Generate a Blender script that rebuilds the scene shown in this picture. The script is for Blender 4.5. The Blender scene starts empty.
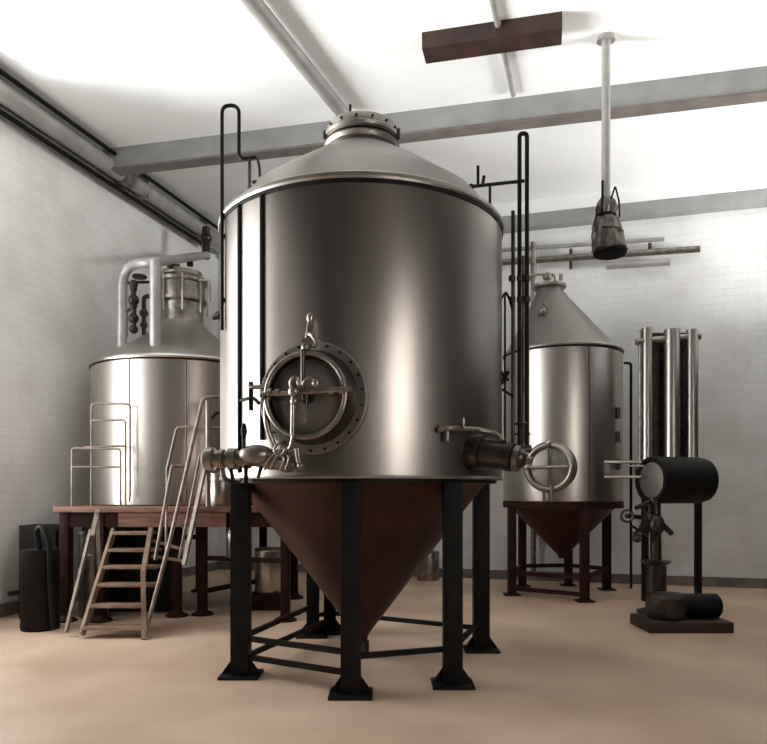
import bpy, bmesh, math, random
from mathutils import Vector, Matrix
random.seed(4)
C = bpy.context.scene.collection
PI = math.pi
TH = math.radians(15.9)
F = 690.0; CX = 383.5; HY = 490.0; CH = 1.6

def P(px, py, Y):
    "world point seen at px,py at depth Y"
    return Vector(((px-CX)/F*Y, Y, CH+(HY-py)/F*Y))
def UV(u, v, z=0):
    return Vector((u*math.cos(TH)+v*math.sin(TH), -u*math.sin(TH)+v*math.cos(TH), z))

# ------------------------------------------------------------ materials
def newmat(name):
    m = bpy.data.materials.new(name); m.use_nodes = True
    nt = m.node_tree; b = nt.nodes['Principled BSDF']
    return m, nt, b
def N(nt, t, **k):
    n = nt.nodes.new(t)
    for a, v in k.items(): setattr(n, a, v)
    return n
def noise_mat(name, c1, c2, rough=.6, metal=0, scale=4, bump=0.0, bscale=30, rvar=0.0, stretch=None, detail=6, spec=.5):
    m, nt, b = newmat(name)
    tc = N(nt, 'ShaderNodeTexCoord'); mp = N(nt, 'ShaderNodeMapping')
    nt.links.new(tc.outputs['Object'], mp.inputs[0])
    if stretch: mp.inputs['Scale'].default_value = stretch
    no = N(nt, 'ShaderNodeTexNoise'); no.inputs['Scale'].default_value = scale; no.inputs['Detail'].default_value = detail
    nt.links.new(mp.outputs[0], no.inputs['Vector'])
    r = N(nt, 'ShaderNodeValToRGB'); r.color_ramp.elements[0].position = .35; r.color_ramp.elements[1].position = .68
    r.color_ramp.elements[0].color = (*c1, 1); r.color_ramp.elements[1].color = (*c2, 1)
    nt.links.new(no.outputs['Fac'], r.inputs[0]); nt.links.new(r.outputs[0], b.inputs['Base Color'])
    b.inputs['Metallic'].default_value = metal; b.inputs['Roughness'].default_value = rough
    b.inputs['Specular IOR Level'].default_value = spec
    if rvar:
        mr = N(nt, 'ShaderNodeMapRange'); mr.inputs['To Min'].default_value = rough-rvar; mr.inputs['To Max'].default_value = rough+rvar
        mr.inputs['From Min'].default_value = .3; mr.inputs['From Max'].default_value = .7
        nt.links.new(no.outputs['Fac'], mr.inputs[0]); nt.links.new(mr.outputs[0], b.inputs['Roughness'])
    if bump:
        n2 = N(nt, 'ShaderNodeTexNoise'); n2.inputs['Scale'].default_value = bscale; n2.inputs['Detail'].default_value = 5
        nt.links.new(mp.outputs[0], n2.inputs['Vector'])
        bp = N(nt, 'ShaderNodeBump'); bp.inputs['Strength'].default_value = bump; bp.inputs['Distance'].default_value = .02
        nt.links.new(n2.outputs['Fac'], bp.inputs['Height']); nt.links.new(bp.outputs[0], b.inputs['Normal'])
    return m
def steel_mat(name, col, rough=.3, aniso=.75, wave=.0):
    m, nt, b = newmat(name)
    tc = N(nt, 'ShaderNodeTexCoord'); mp = N(nt, 'ShaderNodeMapping'); mp.inputs['Scale'].default_value = (1, 1, .12)
    nt.links.new(tc.outputs['Object'], mp.inputs[0])
    no = N(nt, 'ShaderNodeTexNoise'); no.inputs['Scale'].default_value = 5; no.inputs['Detail'].default_value = 5
    nt.links.new(mp.outputs[0], no.inputs['Vector'])
    mr = N(nt, 'ShaderNodeMapRange'); mr.inputs['From Min'].default_value = .3; mr.inputs['From Max'].default_value = .7
    mr.inputs['To Min'].default_value = rough-.015; mr.inputs['To Max'].default_value = rough+.02
    nt.links.new(no.outputs['Fac'], mr.inputs[0]); nt.links.new(mr.outputs[0], b.inputs['Roughness'])
    mx = N(nt, 'ShaderNodeMixRGB'); mx.inputs[1].default_value = (*[c*.9 for c in col], 1); mx.inputs[2].default_value = (*col, 1)
    nt.links.new(no.outputs['Fac'], mx.inputs[0]); nt.links.new(mx.outputs[0], b.inputs['Base Color'])
    b.inputs['Metallic'].default_value = 1
    if aniso:
        tg = N(nt, 'ShaderNodeTangent'); tg.direction_type = 'RADIAL'; tg.axis = 'Z'
        nt.links.new(tg.outputs[0], b.inputs['Tangent']); b.inputs['Anisotropic'].default_value = aniso
    if wave:
        m2 = N(nt, 'ShaderNodeMapping'); m2.inputs['Scale'].default_value = (1.4, 1.4, .1)
        nt.links.new(tc.outputs['Object'], m2.inputs[0])
        n3 = N(nt, 'ShaderNodeTexNoise'); n3.inputs['Scale'].default_value = 2.2; n3.inputs['Detail'].default_value = 1
        nt.links.new(m2.outputs[0], n3.inputs['Vector'])
        bp = N(nt, 'ShaderNodeBump'); bp.inputs['Strength'].default_value = wave; bp.inputs['Distance'].default_value = .05
        nt.links.new(n3.outputs['Fac'], bp.inputs['Height']); nt.links.new(bp.outputs[0], b.inputs['Normal'])
    return m
def brick_mat(name, c1, c2, mortar, bump=.35):
    m, nt, b = newmat(name)
    tc = N(nt, 'ShaderNodeTexCoord'); sp = N(nt, 'ShaderNodeSeparateXYZ'); ad = N(nt, 'ShaderNodeMath'); cb = N(nt, 'ShaderNodeCombineXYZ')
    nt.links.new(tc.outputs['Object'], sp.inputs[0])
    nt.links.new(sp.outputs[0], ad.inputs[0]); nt.links.new(sp.outputs[1], ad.inputs[1])
    nt.links.new(ad.outputs[0], cb.inputs[0]); nt.links.new(sp.outputs[2], cb.inputs[1])
    br = N(nt, 'ShaderNodeTexBrick'); br.inputs['Scale'].default_value = 1
    br.inputs['Brick Width'].default_value = .34; br.inputs['Row Height'].default_value = .12; br.inputs['Mortar Size'].default_value = .007
    br.inputs['Mortar Smooth'].default_value = .6
    br.inputs['Color1'].default_value = (*c1, 1); br.inputs['Color2'].default_value = (*c2, 1); br.inputs['Mortar'].default_value = (*mortar, 1)
    nt.links.new(cb.outputs[0], br.inputs['Vector'])
    no = N(nt, 'ShaderNodeTexNoise'); no.inputs['Scale'].default_value = 1.3; no.inputs['Detail'].default_value = 7
    nt.links.new(tc.outputs['Object'], no.inputs['Vector'])
    rp = N(nt, 'ShaderNodeValToRGB'); rp.color_ramp.elements[0].position = .3; rp.color_ramp.elements[1].position = .6
    rp.color_ramp.elements[0].color = (.86, .85, .83, 1); rp.color_ramp.elements[1].color = (1, 1, 1, 1)
    nt.links.new(no.outputs['Fac'], rp.inputs[0])
    mx = N(nt, 'ShaderNodeMixRGB', blend_type='MULTIPLY'); mx.inputs[0].default_value = 1
    nt.links.new(br.outputs['Color'], mx.inputs[1]); nt.links.new(rp.outputs[0], mx.inputs[2]); nt.links.new(mx.outputs[0], b.inputs['Base Color'])
    bp = N(nt, 'ShaderNodeBump'); bp.inputs['Strength'].default_value = bump; bp.inputs['Distance'].default_value = .015; bp.invert = True
    nt.links.new(br.outputs['Fac'], bp.inputs['Height']); nt.links.new(bp.outputs[0], b.inputs['Normal'])
    b.inputs['Roughness'].default_value = .8
    return m
M = dict(
    steel=steel_mat('brushed_steel', (.265, .235, .212), .30, .5, 0),
    cone=steel_mat('cone_steel', (.24, .225, .21), .42, 0, 0),
    cone2=steel_mat('dome_steel', (.42, .39, .36), .42, 0, 0),
    steel2=steel_mat('polished_steel', (.47, .425, .385), .30, .5, .04),
    dull=noise_mat('dull_cast_steel', (.17, .15, .13), (.32, .285, .25), .38, .9, 9, .1, 40),
    satin=noise_mat('satin_flange_steel', (.25, .23, .205), (.33, .30, .275), .42, .9, 6, .05, 40),
    darksteel=noise_mat('dark_steel', (.045, .038, .033), (.09, .078, .068), .38, .9, 8, .1, 30),
    door=noise_mat('door_steel', (.16, .145, .13), (.22, .2, .18), .45, .8, 4),
    black=noise_mat('black_paint', (.004, .0035, .003), (.009, .008, .007), .6, 0, 6, spec=.15),
    blackpipe=noise_mat('black_pipe', (.004, .0038, .0035), (.009, .008, .007), .5, 0, 6, spec=.2),
    red=noise_mat('red_oxide_paint', (.024, .006, .003), (.046, .011, .006), .45, .0, 3, .05, 20, spec=.25),
    redframe=noise_mat('red_brown_frame_paint', (.016, .005, .003), (.034, .009, .006), .6, 0, 5, .1, 30, spec=.15),
    wood=noise_mat('worn_timber', (.12, .052, .03), (.24, .115, .07), .6, 0, 3, .2, 18, stretch=(1, 8, 8)),
    tread=noise_mat('worn_tread', (.17, .10, .065), (.33, .215, .15), .5, 0, 5, .15, 22),
    rail=noise_mat('worn_rail_metal', (.17, .13, .105), (.29, .23, .19), .45, .5, 8),
    palepipe=noise_mat('pale_pipe', (.30, .29, .275), (.40, .39, .37), .4, .3, 4),
    greypaint=noise_mat('grey_beam_paint', (.22, .222, .22), (.28, .282, .28), .6, 0, 3),
    ceil=noise_mat('ceiling_plaster', (.76, .77, .755), (.82, .825, .815), .85, 0, .6),
    floor=noise_mat('sandy_concrete_floor', (.49, .335, .23), (.68, .50, .365), .5, 0, .8, .12, 25, rvar=.08, detail=9),
    wallbrick=brick_mat('painted_white_brick', (.83, .83, .815), (.81, .81, .795), (.74, .74, .72), .2),
    backplaster=brick_mat('painted_back_brick', (.78, .785, .775), (.75, .755, .745), (.69, .69, .68), .15),
    darkwall=noise_mat('dark_plaster', (.045, .038, .034), (.07, .06, .052), .8, 0, 2),
    fabric=noise_mat('wrapped_canvas', (.06, .052, .045), (.20, .175, .15), .42, .6, 9, .4, 14),
    timber=noise_mat('dark_timber', (.016, .006, .004), (.040, .014, .009), .6, 0, 4, .2, 20),
    skirt=noise_mat('grey_skirting', (.12, .10, .09), (.2, .17, .15), .7, 0, 4),
    skirt2=noise_mat('brown_grey_flange', (.13, .11, .10), (.18, .155, .14), .6, 0, 4),
    winframe=noise_mat('window_frame_paint', (.6, .6, .58), (.7, .7, .68), .5, 0, 4),
)
def glass():
    m, nt, b = newmat('window_glass')
    b.inputs['Base Color'].default_value = (.95, .98, 1, 1); b.inputs['Transmission Weight'].default_value = 1
    b.inputs['Roughness'].default_value = 0; b.inputs['IOR'].default_value = 1.0
    return m
# ------------------------------------------------------------ geometry helpers
def box(bm, c, s, mat=None, bev=0):
    r = bmesh.ops.create_cube(bm, size=1)
    vs = r['verts']
    bmesh.ops.scale(bm, vec=Vector(s), verts=vs)
    if bev:
        es = list({e for v in vs for e in v.link_edges})
        rb = bmesh.ops.bevel(bm, geom=es, offset=bev, segments=2, affect='EDGES', profile=.6)
        vs = list({v for f in rb['faces'] for v in f.verts} | {v for v in vs if v.is_valid})
        vs = list({v for v0 in vs for e in v0.link_edges for v in e.verts} | set(vs))
    if mat is not None: bmesh.ops.transform(bm, matrix=mat, verts=vs)
    bmesh.ops.translate(bm, vec=Vector(c), verts=vs)
def bar(bm, a, b, w, h, up=Vector((0, 0, 1)), bev=0):
    a = Vector(a); b = Vector(b); d = b-a; L = d.length; z = d.normalized()
    if abs(z.dot(up)) > .97: up = Vector((0, 1, 0))
    x = up.cross(z).normalized(); y = z.cross(x)
    m = Matrix((x, y, z)).transposed().to_4x4()
    box(bm, (a+b)/2, (w, h, L), m, bev)
def lathe(bm, prof, c=(0, 0, 0), seg=96, axis=None, closed=False, cap=True, a0=0, a1=2*PI):
    "prof: list of (r, z); axis: direction vector for z"
    c = Vector(c)
    if axis is None: Mx = Matrix.Identity(3)
    else:
        z = Vector(axis).normalized(); up = Vector((0, 0, 1)) if abs(z.z) < .95 else Vector((0, 1, 0))
        x = up.cross(z).normalized(); y = z.cross(x); Mx = Matrix((x, y, z)).transposed()
    rings = []
    for r, z in prof:
        if r < 1e-6: rings.append([bm.verts.new(c+Mx@Vector((0, 0, z)))])
        else: rings.append([bm.verts.new(c+Mx@Vector((r*math.cos(2*PI*i/seg), r*math.sin(2*PI*i/seg), z))) for i in range(seg)])
    pr = list(zip(rings, rings[1:])) + ([(rings[-1], rings[0])] if closed else [])
    for A, B in pr:
        for i in range(seg):
            j = (i+1) % seg
            if len(A) == 1 and len(B) == 1: break
            try:
                if len(A) == 1: bm.faces.new((A[0], B[j], B[i]))
                elif len(B) == 1: bm.faces.new((A[i], A[j], B[0]))
                else: bm.faces.new((A[i], A[j], B[j], B[i]))
            except ValueError: pass
    if cap and not closed:
        for R_ in (rings[0], rings[-1]):
            if len(R_) > 2:
                try: bm.faces.new(R_)
                except ValueError: pass
def torus(bm, c, axis, R, r, seg=96, ms=12):
    lathe(bm, [(R+r*math.cos(2*PI*k/ms), r*math.sin(2*PI*k/ms)) for k in range(ms)], c, seg, axis, closed=True)
def fillet(pts, rad, n=6):
    pts = [Vector(p) for p in pts]; out = [pts[0]]
    for i in range(1, len(pts)-1):
        p = pts[i]; a = pts[i-1]-p; b = pts[i+1]-p
        d = min(rad, a.length*.48, b.length*.48)
        s = p+a.normalized()*d; e = p+b.normalized()*d
        for k in range(n+1):
            t = k/n; out.append(s*(1-t)**2+p*2*t*(1-t)+e*t*t)
    out.append(pts[-1]); return out
def tube(bm, pts, r, rad=0.08, seg=14, n=6):
    pts = fillet(pts, rad, n) if rad else [Vector(p) for p in pts]
    q = [pts[0]]
    for p in pts[1:]:
        if (p-q[-1]).length > 1e-5: q.append(p)
    pts = q
    t0 = (pts[1]-pts[0]).normalized()
    ref = Vector((0, 0, 1)) if abs(t0.z) < .9 else Vector((1, 0, 0))
    x = ref.cross(t0).normalized(); prev = t0; rings = []
    for i, p in enumerate(pts):
        if i == 0: t = t0
        elif i == len(pts)-1: t = (pts[i]-pts[i-1]).normalized()
        else: t = ((pts[i+1]-p).normalized()+(p-pts[i-1]).normalized()).normalized()
        ax = prev.cross(t)
        if ax.length > 1e-6: x = Matrix.Rotation(prev.angle(t), 3, ax.normalized())@x
        prev = t; y = t.cross(x)
        rr = r[i] if isinstance(r, (list, tuple)) else r
        rings.append([bm.verts.new(p+(x*math.cos(2*PI*k/seg)+y*math.sin(2*PI*k/seg))*rr) for k in range(seg)])
    for A, B in zip(rings, rings[1:]):
        for k in range(seg):
            j = (k+1) % seg; bm.faces.new((A[k], A[j], B[j], B[k]))
    bm.faces.new(rings[0]); bm.faces.new(rings[-1])
def ball(bm, c, r, s=(1, 1, 1)):
    v = bmesh.ops.create_uvsphere(bm, u_segments=20, v_segments=12, radius=r)['verts']
    bmesh.ops.scale(bm, vec=Vector(s), verts=v); bmesh.ops.translate(bm, vec=Vector(c), verts=v)
def root_of(o):
    while o.parent: o = o.parent
    return o
def obj(name, bm, mat, parent=None, label=None, smooth=35):
    "geometry is given in world space and moved to the thing's own origin"
    if parent is not None:
        bmesh.ops.translate(bm, vec=-root_of(parent).location, verts=bm.verts)
    bmesh.ops.recalc_face_normals(bm, faces=bm.faces)
    me = bpy.data.meshes.new(name); bm.to_mesh(me); bm.free()
    me.shade_smooth(); me.set_sharp_from_angle(angle=math.radians(smooth))
    me.materials.append(mat)
    o = bpy.data.objects.new(name, me); C.objects.link(o)
    if parent is not None: o.parent = parent
    if label: o['label'] = label
    return o
def B(fn, *a, **k):
    bm = bmesh.new(); fn(bm, *a, **k); return bm
def thing(name, loc, label, cat, group=None):
    o = bpy.data.objects.new(name, None); C.objects.link(o); o.location = Vector(loc)
    o.empty_display_size = .2
    o['label'] = label; o['category'] = cat
    if group: o['group'] = group
    return o
def single(name, bm, mat, label, cat, group=None, smooth=35):
    zs = [v.co.z for v in bm.verts]; n = len(zs)
    c = Vector((sum(v.co.x for v in bm.verts)/n, sum(v.co.y for v in bm.verts)/n, min(zs)))
    bmesh.ops.translate(bm, vec=-c, verts=bm.verts)
    o = obj(name, bm, mat, None, smooth=smooth); o.location = c
    o['label'] = label; o['category'] = cat
    if group: o['group'] = group
    return o
# ------------------------------------------------------------ room (in u,v axes, rotated)
UL, UR, VF, VB, H = -7.04, 5.0, -5.0, 12.5, 6.65
def struct(name, bm, mat):
    o = obj(name, bm, mat); o.rotation_euler = (0, 0, -TH); o['kind'] = 'structure'; return o
def rbox(name, u0, u1, v0, v1, z0, z1, mat, holes=None):
    bm = bmesh.new()
    box(bm, ((u0+u1)/2, (v0+v1)/2, (z0+z1)/2), (u1-u0, v1-v0, z1-z0)); return struct(name, bm, mat)
T = .3
rbox('floor', UL-T, UR+T, VF-T, VB+T, -.2, 0, M['floor'])
rbox('ceiling', UL-T, UR+T, 4.5, VB+T, H, H+.2, M['ceil'])
rbox('ceiling', UL-T, UR+T, VF-T, 4.5, H, H+.2, M['darkwall'])  # out-of-view part, made dark to deepen the big tank's reflections
rbox('wall_back', UL, UR, VB, VB+T, 0, H, M['backplaster'])
# right wall with window opening, front wall with window opening
WINS = []
def wall_with_windows(name, axis, c, s0, s1, wins, mat):
    "axis 'u': wall plane u=c..c+-T running along v; wins: (a,b,z0,z1)"
    bm = bmesh.new()
    def add(a, b, z0, z1):
        if b-a < 1e-4 or z1-z0 < 1e-4: return
        if axis == 'u': box(bm, (c, (a+b)/2, (z0+z1)/2), (T, b-a, z1-z0))
        else: box(bm, ((a+b)/2, c, (z0+z1)/2), (b-a, T, z1-z0))
    p = s0
    for a, b, z0, z1 in sorted(wins):
        add(p, a, 0, H); add(a, b, 0, z0); add(a, b, z1, H); p = b
    add(p, s1, 0, H)
    return struct(name, bm, mat)
RW = [(-2.5, .4, .9, 6.2), (7.6, 12.0, 3.9, 6.4)]
LW = [(2.6, 6.5, 1.2, 6.1)]
wall_with_windows('wall_right', 'u', UR+T/2, VF, VB, RW, M['darkwall'])
wall_with_windows('wall_front', 'v', VF-T/2, UL, UR, [], M['darkwall'])
wall_with_windows('wall_left', 'u', UL-T/2, VF-T, VB+T, LW, M['wallbrick'])
def window(n, axis, c, a, b, z0, z1, nm, nz):
    bm = bmesh.new(); w = .07
    def bb(s, t, y0, y1):
        if axis == 'u': box(bm, (c, (s+t)/2, (y0+y1)/2), (.08, t-s, y1-y0))
        else: box(bm, ((s+t)/2, c, (y0+y1)/2), (t-s, .08, y1-y0))
    bb(a, b, z0, z0+w); bb(a, b, z1-w, z1); bb(a, a+w, z0, z1); bb(b-w, b, z0, z1)
    for i in range(1, nm):
        x = a+(b-a)*i/nm; bb(x-w/2, x+w/2, z0, z1)
    for i in range(1, nz):
        z = z0+(z1-z0)*i/nz; bb(a, b, z-w/2, z+w/2)
    struct('window_%d' % n, bm, M['winframe'])
window(1, 'u', UR+T/2, *RW[0], 4, 4)
window(3, 'u', UR+T/2, *RW[1], 4, 2)
for k_, w_ in enumerate(LW): window(2+k_, 'u', UL-T/2, *w_, 4, 4)
# skirting and cornice
rbox('baseboard_back', UL, UR, VB-.04, VB, 0, .16, M['skirt'])
rbox('baseboard_left', UL, UL+.04, VF, VB-.04, 0, .16, M['skirt'])
rbox('trim_1', UL+.45, UR, VB-.18, VB, 6.20, 6.44, M['greypaint'])       
rbox('trim_3', UL+.45, UR, VB-.2, VB, 6.44, H, M['ceil'])
rbox('trim_2', UL, UL+.16, VF, VB-.2, 6.30, 6.62, M['greypaint'])        # eaves plate on the left wall

# ------------------------------------------------------------ light
def area(name, loc, dirv, sx, sy, power, col):
    l = bpy.data.lights.new(name, 'AREA'); l.shape = 'RECTANGLE'; l.size = sx; l.size_y = sy; l.energy = power; l.color = col
    o = bpy.data.objects.new(name, l); C.objects.link(o); o.location = loc
    o.rotation_euler = Vector(dirv).to_track_quat('-Z', 'Z').to_euler()
    return o
a, b, z0, z1 = RW[0]
area('daylight_right_window', UV(UR+.3, (a+b)/2, (z0+z1)/2), UV(-1, 0, 0), b-a, z1-z0, 660, (1, .965, .92))
area('ceiling_fill_right', UV(UR+2.2, (a+b)/2, -.3), UV(-.8, 0, 1), b-a+1.5, 3, 2300, (1, .985, .96))  # added lamp outside, aimed up to brighten the ceiling
a, b, z0, z1 = RW[1]
area('ceiling_fill_rear', UV(UR+10, (a+b)/2-1, .2), UV(-1, .05, .45), b-a+3, 5, 7500, (1, .99, .97))  # added fill lamp, sent through the high window onto the rear ceiling
for k_, (a, b, z0, z1) in enumerate(LW):
    area('daylight_left_window', UV(UL-.3, (a+b)/2, (z0+z1)/2), UV(1, 0, 0), b-a, z1-z0, 430, (.97, .99, 1))
    area('ceiling_fill_left', UV(UL-8, (a+b)/2-1.5, -.5), UV(1, .2, .4), b-a+3, 5, 5800, (.99, 1, .98))  # added fill lamp, lifts the ceiling and left wall
w = bpy.data.worlds.new('world'); bpy.context.scene.world = w; w.use_nodes = True
w.node_tree.nodes['Background'].inputs[0].default_value = (.9, .95, 1, 1); w.node_tree.nodes['Background'].inputs[1].default_value = .7

# ------------------------------------------------------------ overhead
TB = math.radians(13)
c0 = P(405, 125, 9.2); du = Vector((math.cos(TB), -math.sin(TB), 0))
# where the beam meets the left wall
t = thing('ceiling_beam', (c0.x, c0.y, 6.38), 'long grey steel beam crossing under the ceiling behind the big tank top', 'beam')
L0, L1 = -4.55, 5.4
for nm_, za, zb, ww in (('web', 6.36, H, .19), ('bottom_flange', 6.33, 6.36, .22)):
    A_ = Vector((c0.x, c0.y+.1, (za+zb)/2))+du*L0; B_ = Vector((c0.x, c0.y+.1, (za+zb)/2))+du*L1
    obj(nm_, B(bar, A_, B_, ww, zb-za), M['greypaint'] if nm_ == 'web' else M['skirt2'], t)  # bottom flange is browner and darker than the web
# pale pipe on the ceiling that runs down to the beam behind the neck of the tank
d = Vector((math.sin(TH+.09), math.cos(TH+.09), 0)); e = P(342, 119, 9.0); e.z = 6.53
bm = bmesh.new(); tube(bm, [e-d*7.0, e+d*.05], .09, 0, 20); 
cp = single('ceiling_pipe', bm, M['palepipe'], 'thick pale round pipe running across the ceiling to the neck of the big tank', 'pipe')
e = P(513, 98, 8.7); e.z = 6.61
d2 = Vector((.30, .95, 0)).normalized()
single('ceiling_conduit', B(tube, [e-d2*6, e+d2*.05], .035, 0, 12), M['palepipe'], 'thin conduit crossing the ceiling right of the big tank', 'pipe')
# dark roof timber
q0 = P(424, 62, 7.75); q0.z = 6.5
bm = bmesh.new(); q1 = q0+du*1.5; bar(bm, (q0.x, q0.y, 6.56), (q1.x, q1.y, 6.56), .28, .18)
single('roof_timber', bm, M['timber'], 'short dark red-brown timber fixed to the ceiling near the top edge', 'beam')
# dark timber over the top-left run: wall tube and black tubes standing in for its shadow lines
t = thing('wall_trunking', UV(UL+.35, 5, 6.1), 'pale round duct with added black shade lines along the top of the left brick wall', 'duct')
for nm_, u, z, r, m in (('duct_tube', UL+.30, 6.42, .12, 'palepipe'), ('lower_shade_line', UL+.20, 6.24, .035, 'black'), ('upper_shade_line', UL+.44, 6.56, .03, 'black')):
    if nm_ == 'duct_tube':
        for v0, v1 in ((1, 9.05), (9.2, 11.9)):
            obj('duct_tube', B(tube, [UV(u, v0, z), UV(u, v1, z)], r, 0, 20), M[m], t)
        obj('coupling', B(tube, [UV(u, 9.0, z), UV(u, 9.25, z)], r+.02, 0, 20), M['dull'], t)
    else: obj(nm_, B(tube, [UV(u, 1, z), UV(u, 11.7, z)], r, 0, 10), M[m], t)
for v in (4.5, 6.5, 9.6, 11.4):
    bm = bmesh.new(); q = UV(UL+.22, v, 6.45); box(bm, q, (.4, .05, .36), Matrix.Rotation(-TH, 4, 'Z')); obj('bracket', bm, M['greypaint'], t)

# pole with wrapped nozzle
pb = P(606, 250, 7.7); px_, py_ = pb.x, pb.y
t = thing('hanging_pole', (px_, py_, pb.z), 'pale vertical pole hanging from the ceiling with a canvas-wrapped funnel on its end', 'hanging pipe')
obj('pole', B(tube, [(px_, py_, 4.75), (px_, py_, H)], .048, 0, 18), M['palepipe'], t)
obj('ceiling_rose', B(lathe, [(.1, H-.04), (.1, H)], (px_, py_, 0), 24), M['palepipe'], t)
bm = bmesh.new(); seg = 48
prof = [(.05, 4.86), (.10, 4.80), (.115, 4.74), (.085, 4.66), (.13, 4.60), (.15, 4.52), (.165, 4.42), (.175, 4.33), (.185, 4.27), (.15, 4.26)]
prof = [(r, z) for r, z in prof]
rings = []
for k, (r, z) in enumerate(prof):
    rings.append([bm.verts.new((px_+.012*math.sin(k)+.022*max(0, 4.7-z)/.44*1.8+(r*(1+.09*math.sin(7*a_+k)+.05*math.sin(13*a_+2*k)))*math.cos(a_), py_+(r*(1+.09*math.sin(7*a_+k)))*math.sin(a_), z+.012*math.sin(5*a_+k))) for a_ in [2*PI*i/seg for i in range(seg)]])
for A, Bq in zip(rings, rings[1:]):
    for i in range(seg): bm.faces.new((A[i], A[(i+1) % seg], Bq[(i+1) % seg], Bq[i]))
bm.faces.new(rings[0]); bm.faces.new(rings[-1])
wrap = obj('canvas_wrap', bm, M['fabric'], t, 'creased dull canvas wrapping')
obj('tie_band', B(torus, (px_, py_, 4.66), (0, 0, 1), .10, .014, 32, 8), M['black'], wrap)
obj('tie_band', B(torus, (px_+.02, py_, 4.47), (.1, .05, 1), .165, .008, 32, 8), M['darksteel'], wrap)
obj('base_disc', B(lathe, [(0, 4.22), (.17, 4.22), (.185, 4.245), (.18, 4.27), (0, 4.27)], (px_+.045, py_, 0), 40), M['black'], t)
obj('handle', B(tube, [(px_-.06, py_-.06, 4.60), (px_-.06, py_-.07, 5.02)], .014, 0, 10), M['black'], t)
obj('handle', B(tube, [(px_+.02, py_-.08, 4.78), (px_+.07, py_-.1, 4.95), (px_+.12, py_-.08, 4.78), (px_+.13, py_-.06, 4.62)], .010, .03, 8), M['black'], t)
obj('handle', B(tube, [(px_-.11, py_-.05, 4.75), (px_-.13, py_-.05, 4.62), (px_-.15, py_-.05, 4.52)], .008, .03, 8), M['black'], t)

# ------------------------------------------------------------ big tank
TC = Vector((-.206, 6.6, 0)); R = 1.32
big = thing('fermentation_tank', TC, 'large stainless steel cone-bottomed tank with round manway in the centre of the room', 'tank')
ZB, ZT = 1.69, 3.96
def L(prof, **k): return B(lathe, prof, TC, **k)
shell = obj('shell', L([(R-.02, ZB), (R, ZB+.02), (R, ZT), (R-.02, ZT)], seg=160, cap=False), M['steel'], big)
obj('bottom_band', L([(R-.06, ZB), (R+.006, ZB), (R+.010, ZB+.012), (R+.006, ZB+.025), (R-.01, ZB+.025)], seg=160, cap=False), M['satin'], big)
obj('rim_gasket', L([(R-.03, ZT-.004), (R+.008, ZT-.004), (R+.008, ZT+.028), (R-.03, ZT+.028)], seg=160, cap=False), M['black'], big, 'thin black seal under the rim')
obj('rim', L([(R-.03, ZT+.028), (R+.012, ZT+.028), (R+.02, ZT+.045), (R+.014, ZT+.075), (R-.02, ZT+.10), (R-.06, ZT+.11)], seg=160, cap=False), M['satin'], big)
obj('top_cone', L([(R-.03, ZT+.09), (R-.1, ZT+.17), (1.1, 4.28), (.95, 4.385), (.78, 4.51), (.574, 4.65), (.392, 4.77), (.30, 4.83), (.27, 4.88)], seg=160, cap=False), M['cone'], big)
TN = TC+Vector((0, 0, -.10))
def LN(prof, **k): return B(lathe, prof, TN, **k)
nk = obj('neck_flange', LN([(.26, 4.90), (.30, 4.92), (.345, 4.935), (.362, 4.965), (.345, 4.99), (.325, 5.0), (.325, 5.015), (.36, 5.03), (.365, 5.055), (.35, 5.07), (.30, 5.075)], seg=96, cap=False), M['satin'], big)
obj('neck_gasket', LN([(.30, 5.0), (.335, 5.0), (.335, 5.015), (.30, 5.015)], seg=96, cap=False), M['black'], nk)
lid = obj('lid', LN([(.32, 5.07), (.33, 5.08), (.33, 5.14), (.32, 5.155), (.2, 5.165), (0, 5.17)], seg=96), M['satin'], big)
for k in range(14):
    a_ = 2*PI*k/14+.1; q = TN+Vector((.325*math.cos(a_), .325*math.sin(a_), 5.11))
    obj('bolt', B(tube, [q, q+Vector((math.cos(a_), math.sin(a_), 0))*.018], .012, 0, 6), M['black'], lid)
q = TN+Vector((-.1, -.26, 5.15)); obj('lifting_lug', B(tube, [q, q+Vector((0, 0, .09))], .012, 0, 8), M['black'], lid)
q = TN+Vector((.345, -.12, 5.03)); obj('clamp_screw', B(tube, [q+Vector((0, 0, -.03)), q+Vector((0, 0, .06))], .02, 0, 8), M['darksteel'], nk)
q = TN+Vector((-.345, -.12, 5.03)); obj('clamp_screw', B(tube, [q+Vector((0, 0, -.03)), q+Vector((0, 0, .04))], .018, 0, 8), M['darksteel'], nk)
# lower cone
obj('bottom_cone', L([(1.20, ZB-.03), (1.16, ZB-.04), (.62, .96), (.10, .27), (.055, .2), (.055, .14), (0, .14)], seg=128, cap=False), M['red'], big, 'dark red-oxide painted cone')
obj('support_ring', L([(1.27, ZB+.004), (1.27, ZB-.03), (1.14, ZB-.03), (1.14, ZB+.004)], seg=128, closed=True), M['black'], big)
obj('drain_valve', B(tube, [TC+Vector((0, 0, .16)), TC+Vector((0, 0, .05))], .07, 0, 16), M['darksteel'], big)
def ray_leg(px, far, rad=1.215):
    k = (px-CX)/F; a_ = 1+k*k; b_ = -2*(k*TC.x+TC.y); c_ = TC.x**2+TC.y**2-rad*rad
    Y = (-b_+(1 if far else -1)*math.sqrt(max(b_*b_-4*a_*c_, 0)))/(2*a_)
    return Vector((k*Y, Y, 0))
legs = [ray_leg(246, False), ray_leg(351, False), ray_leg(452.5, False), ray_leg(481, True), ray_leg(330, True), ray_leg(313, True, 1.12)]
legs[0] = TC+Vector((-1.02, -.66, 0))
W_ = .155
feet = []
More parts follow.
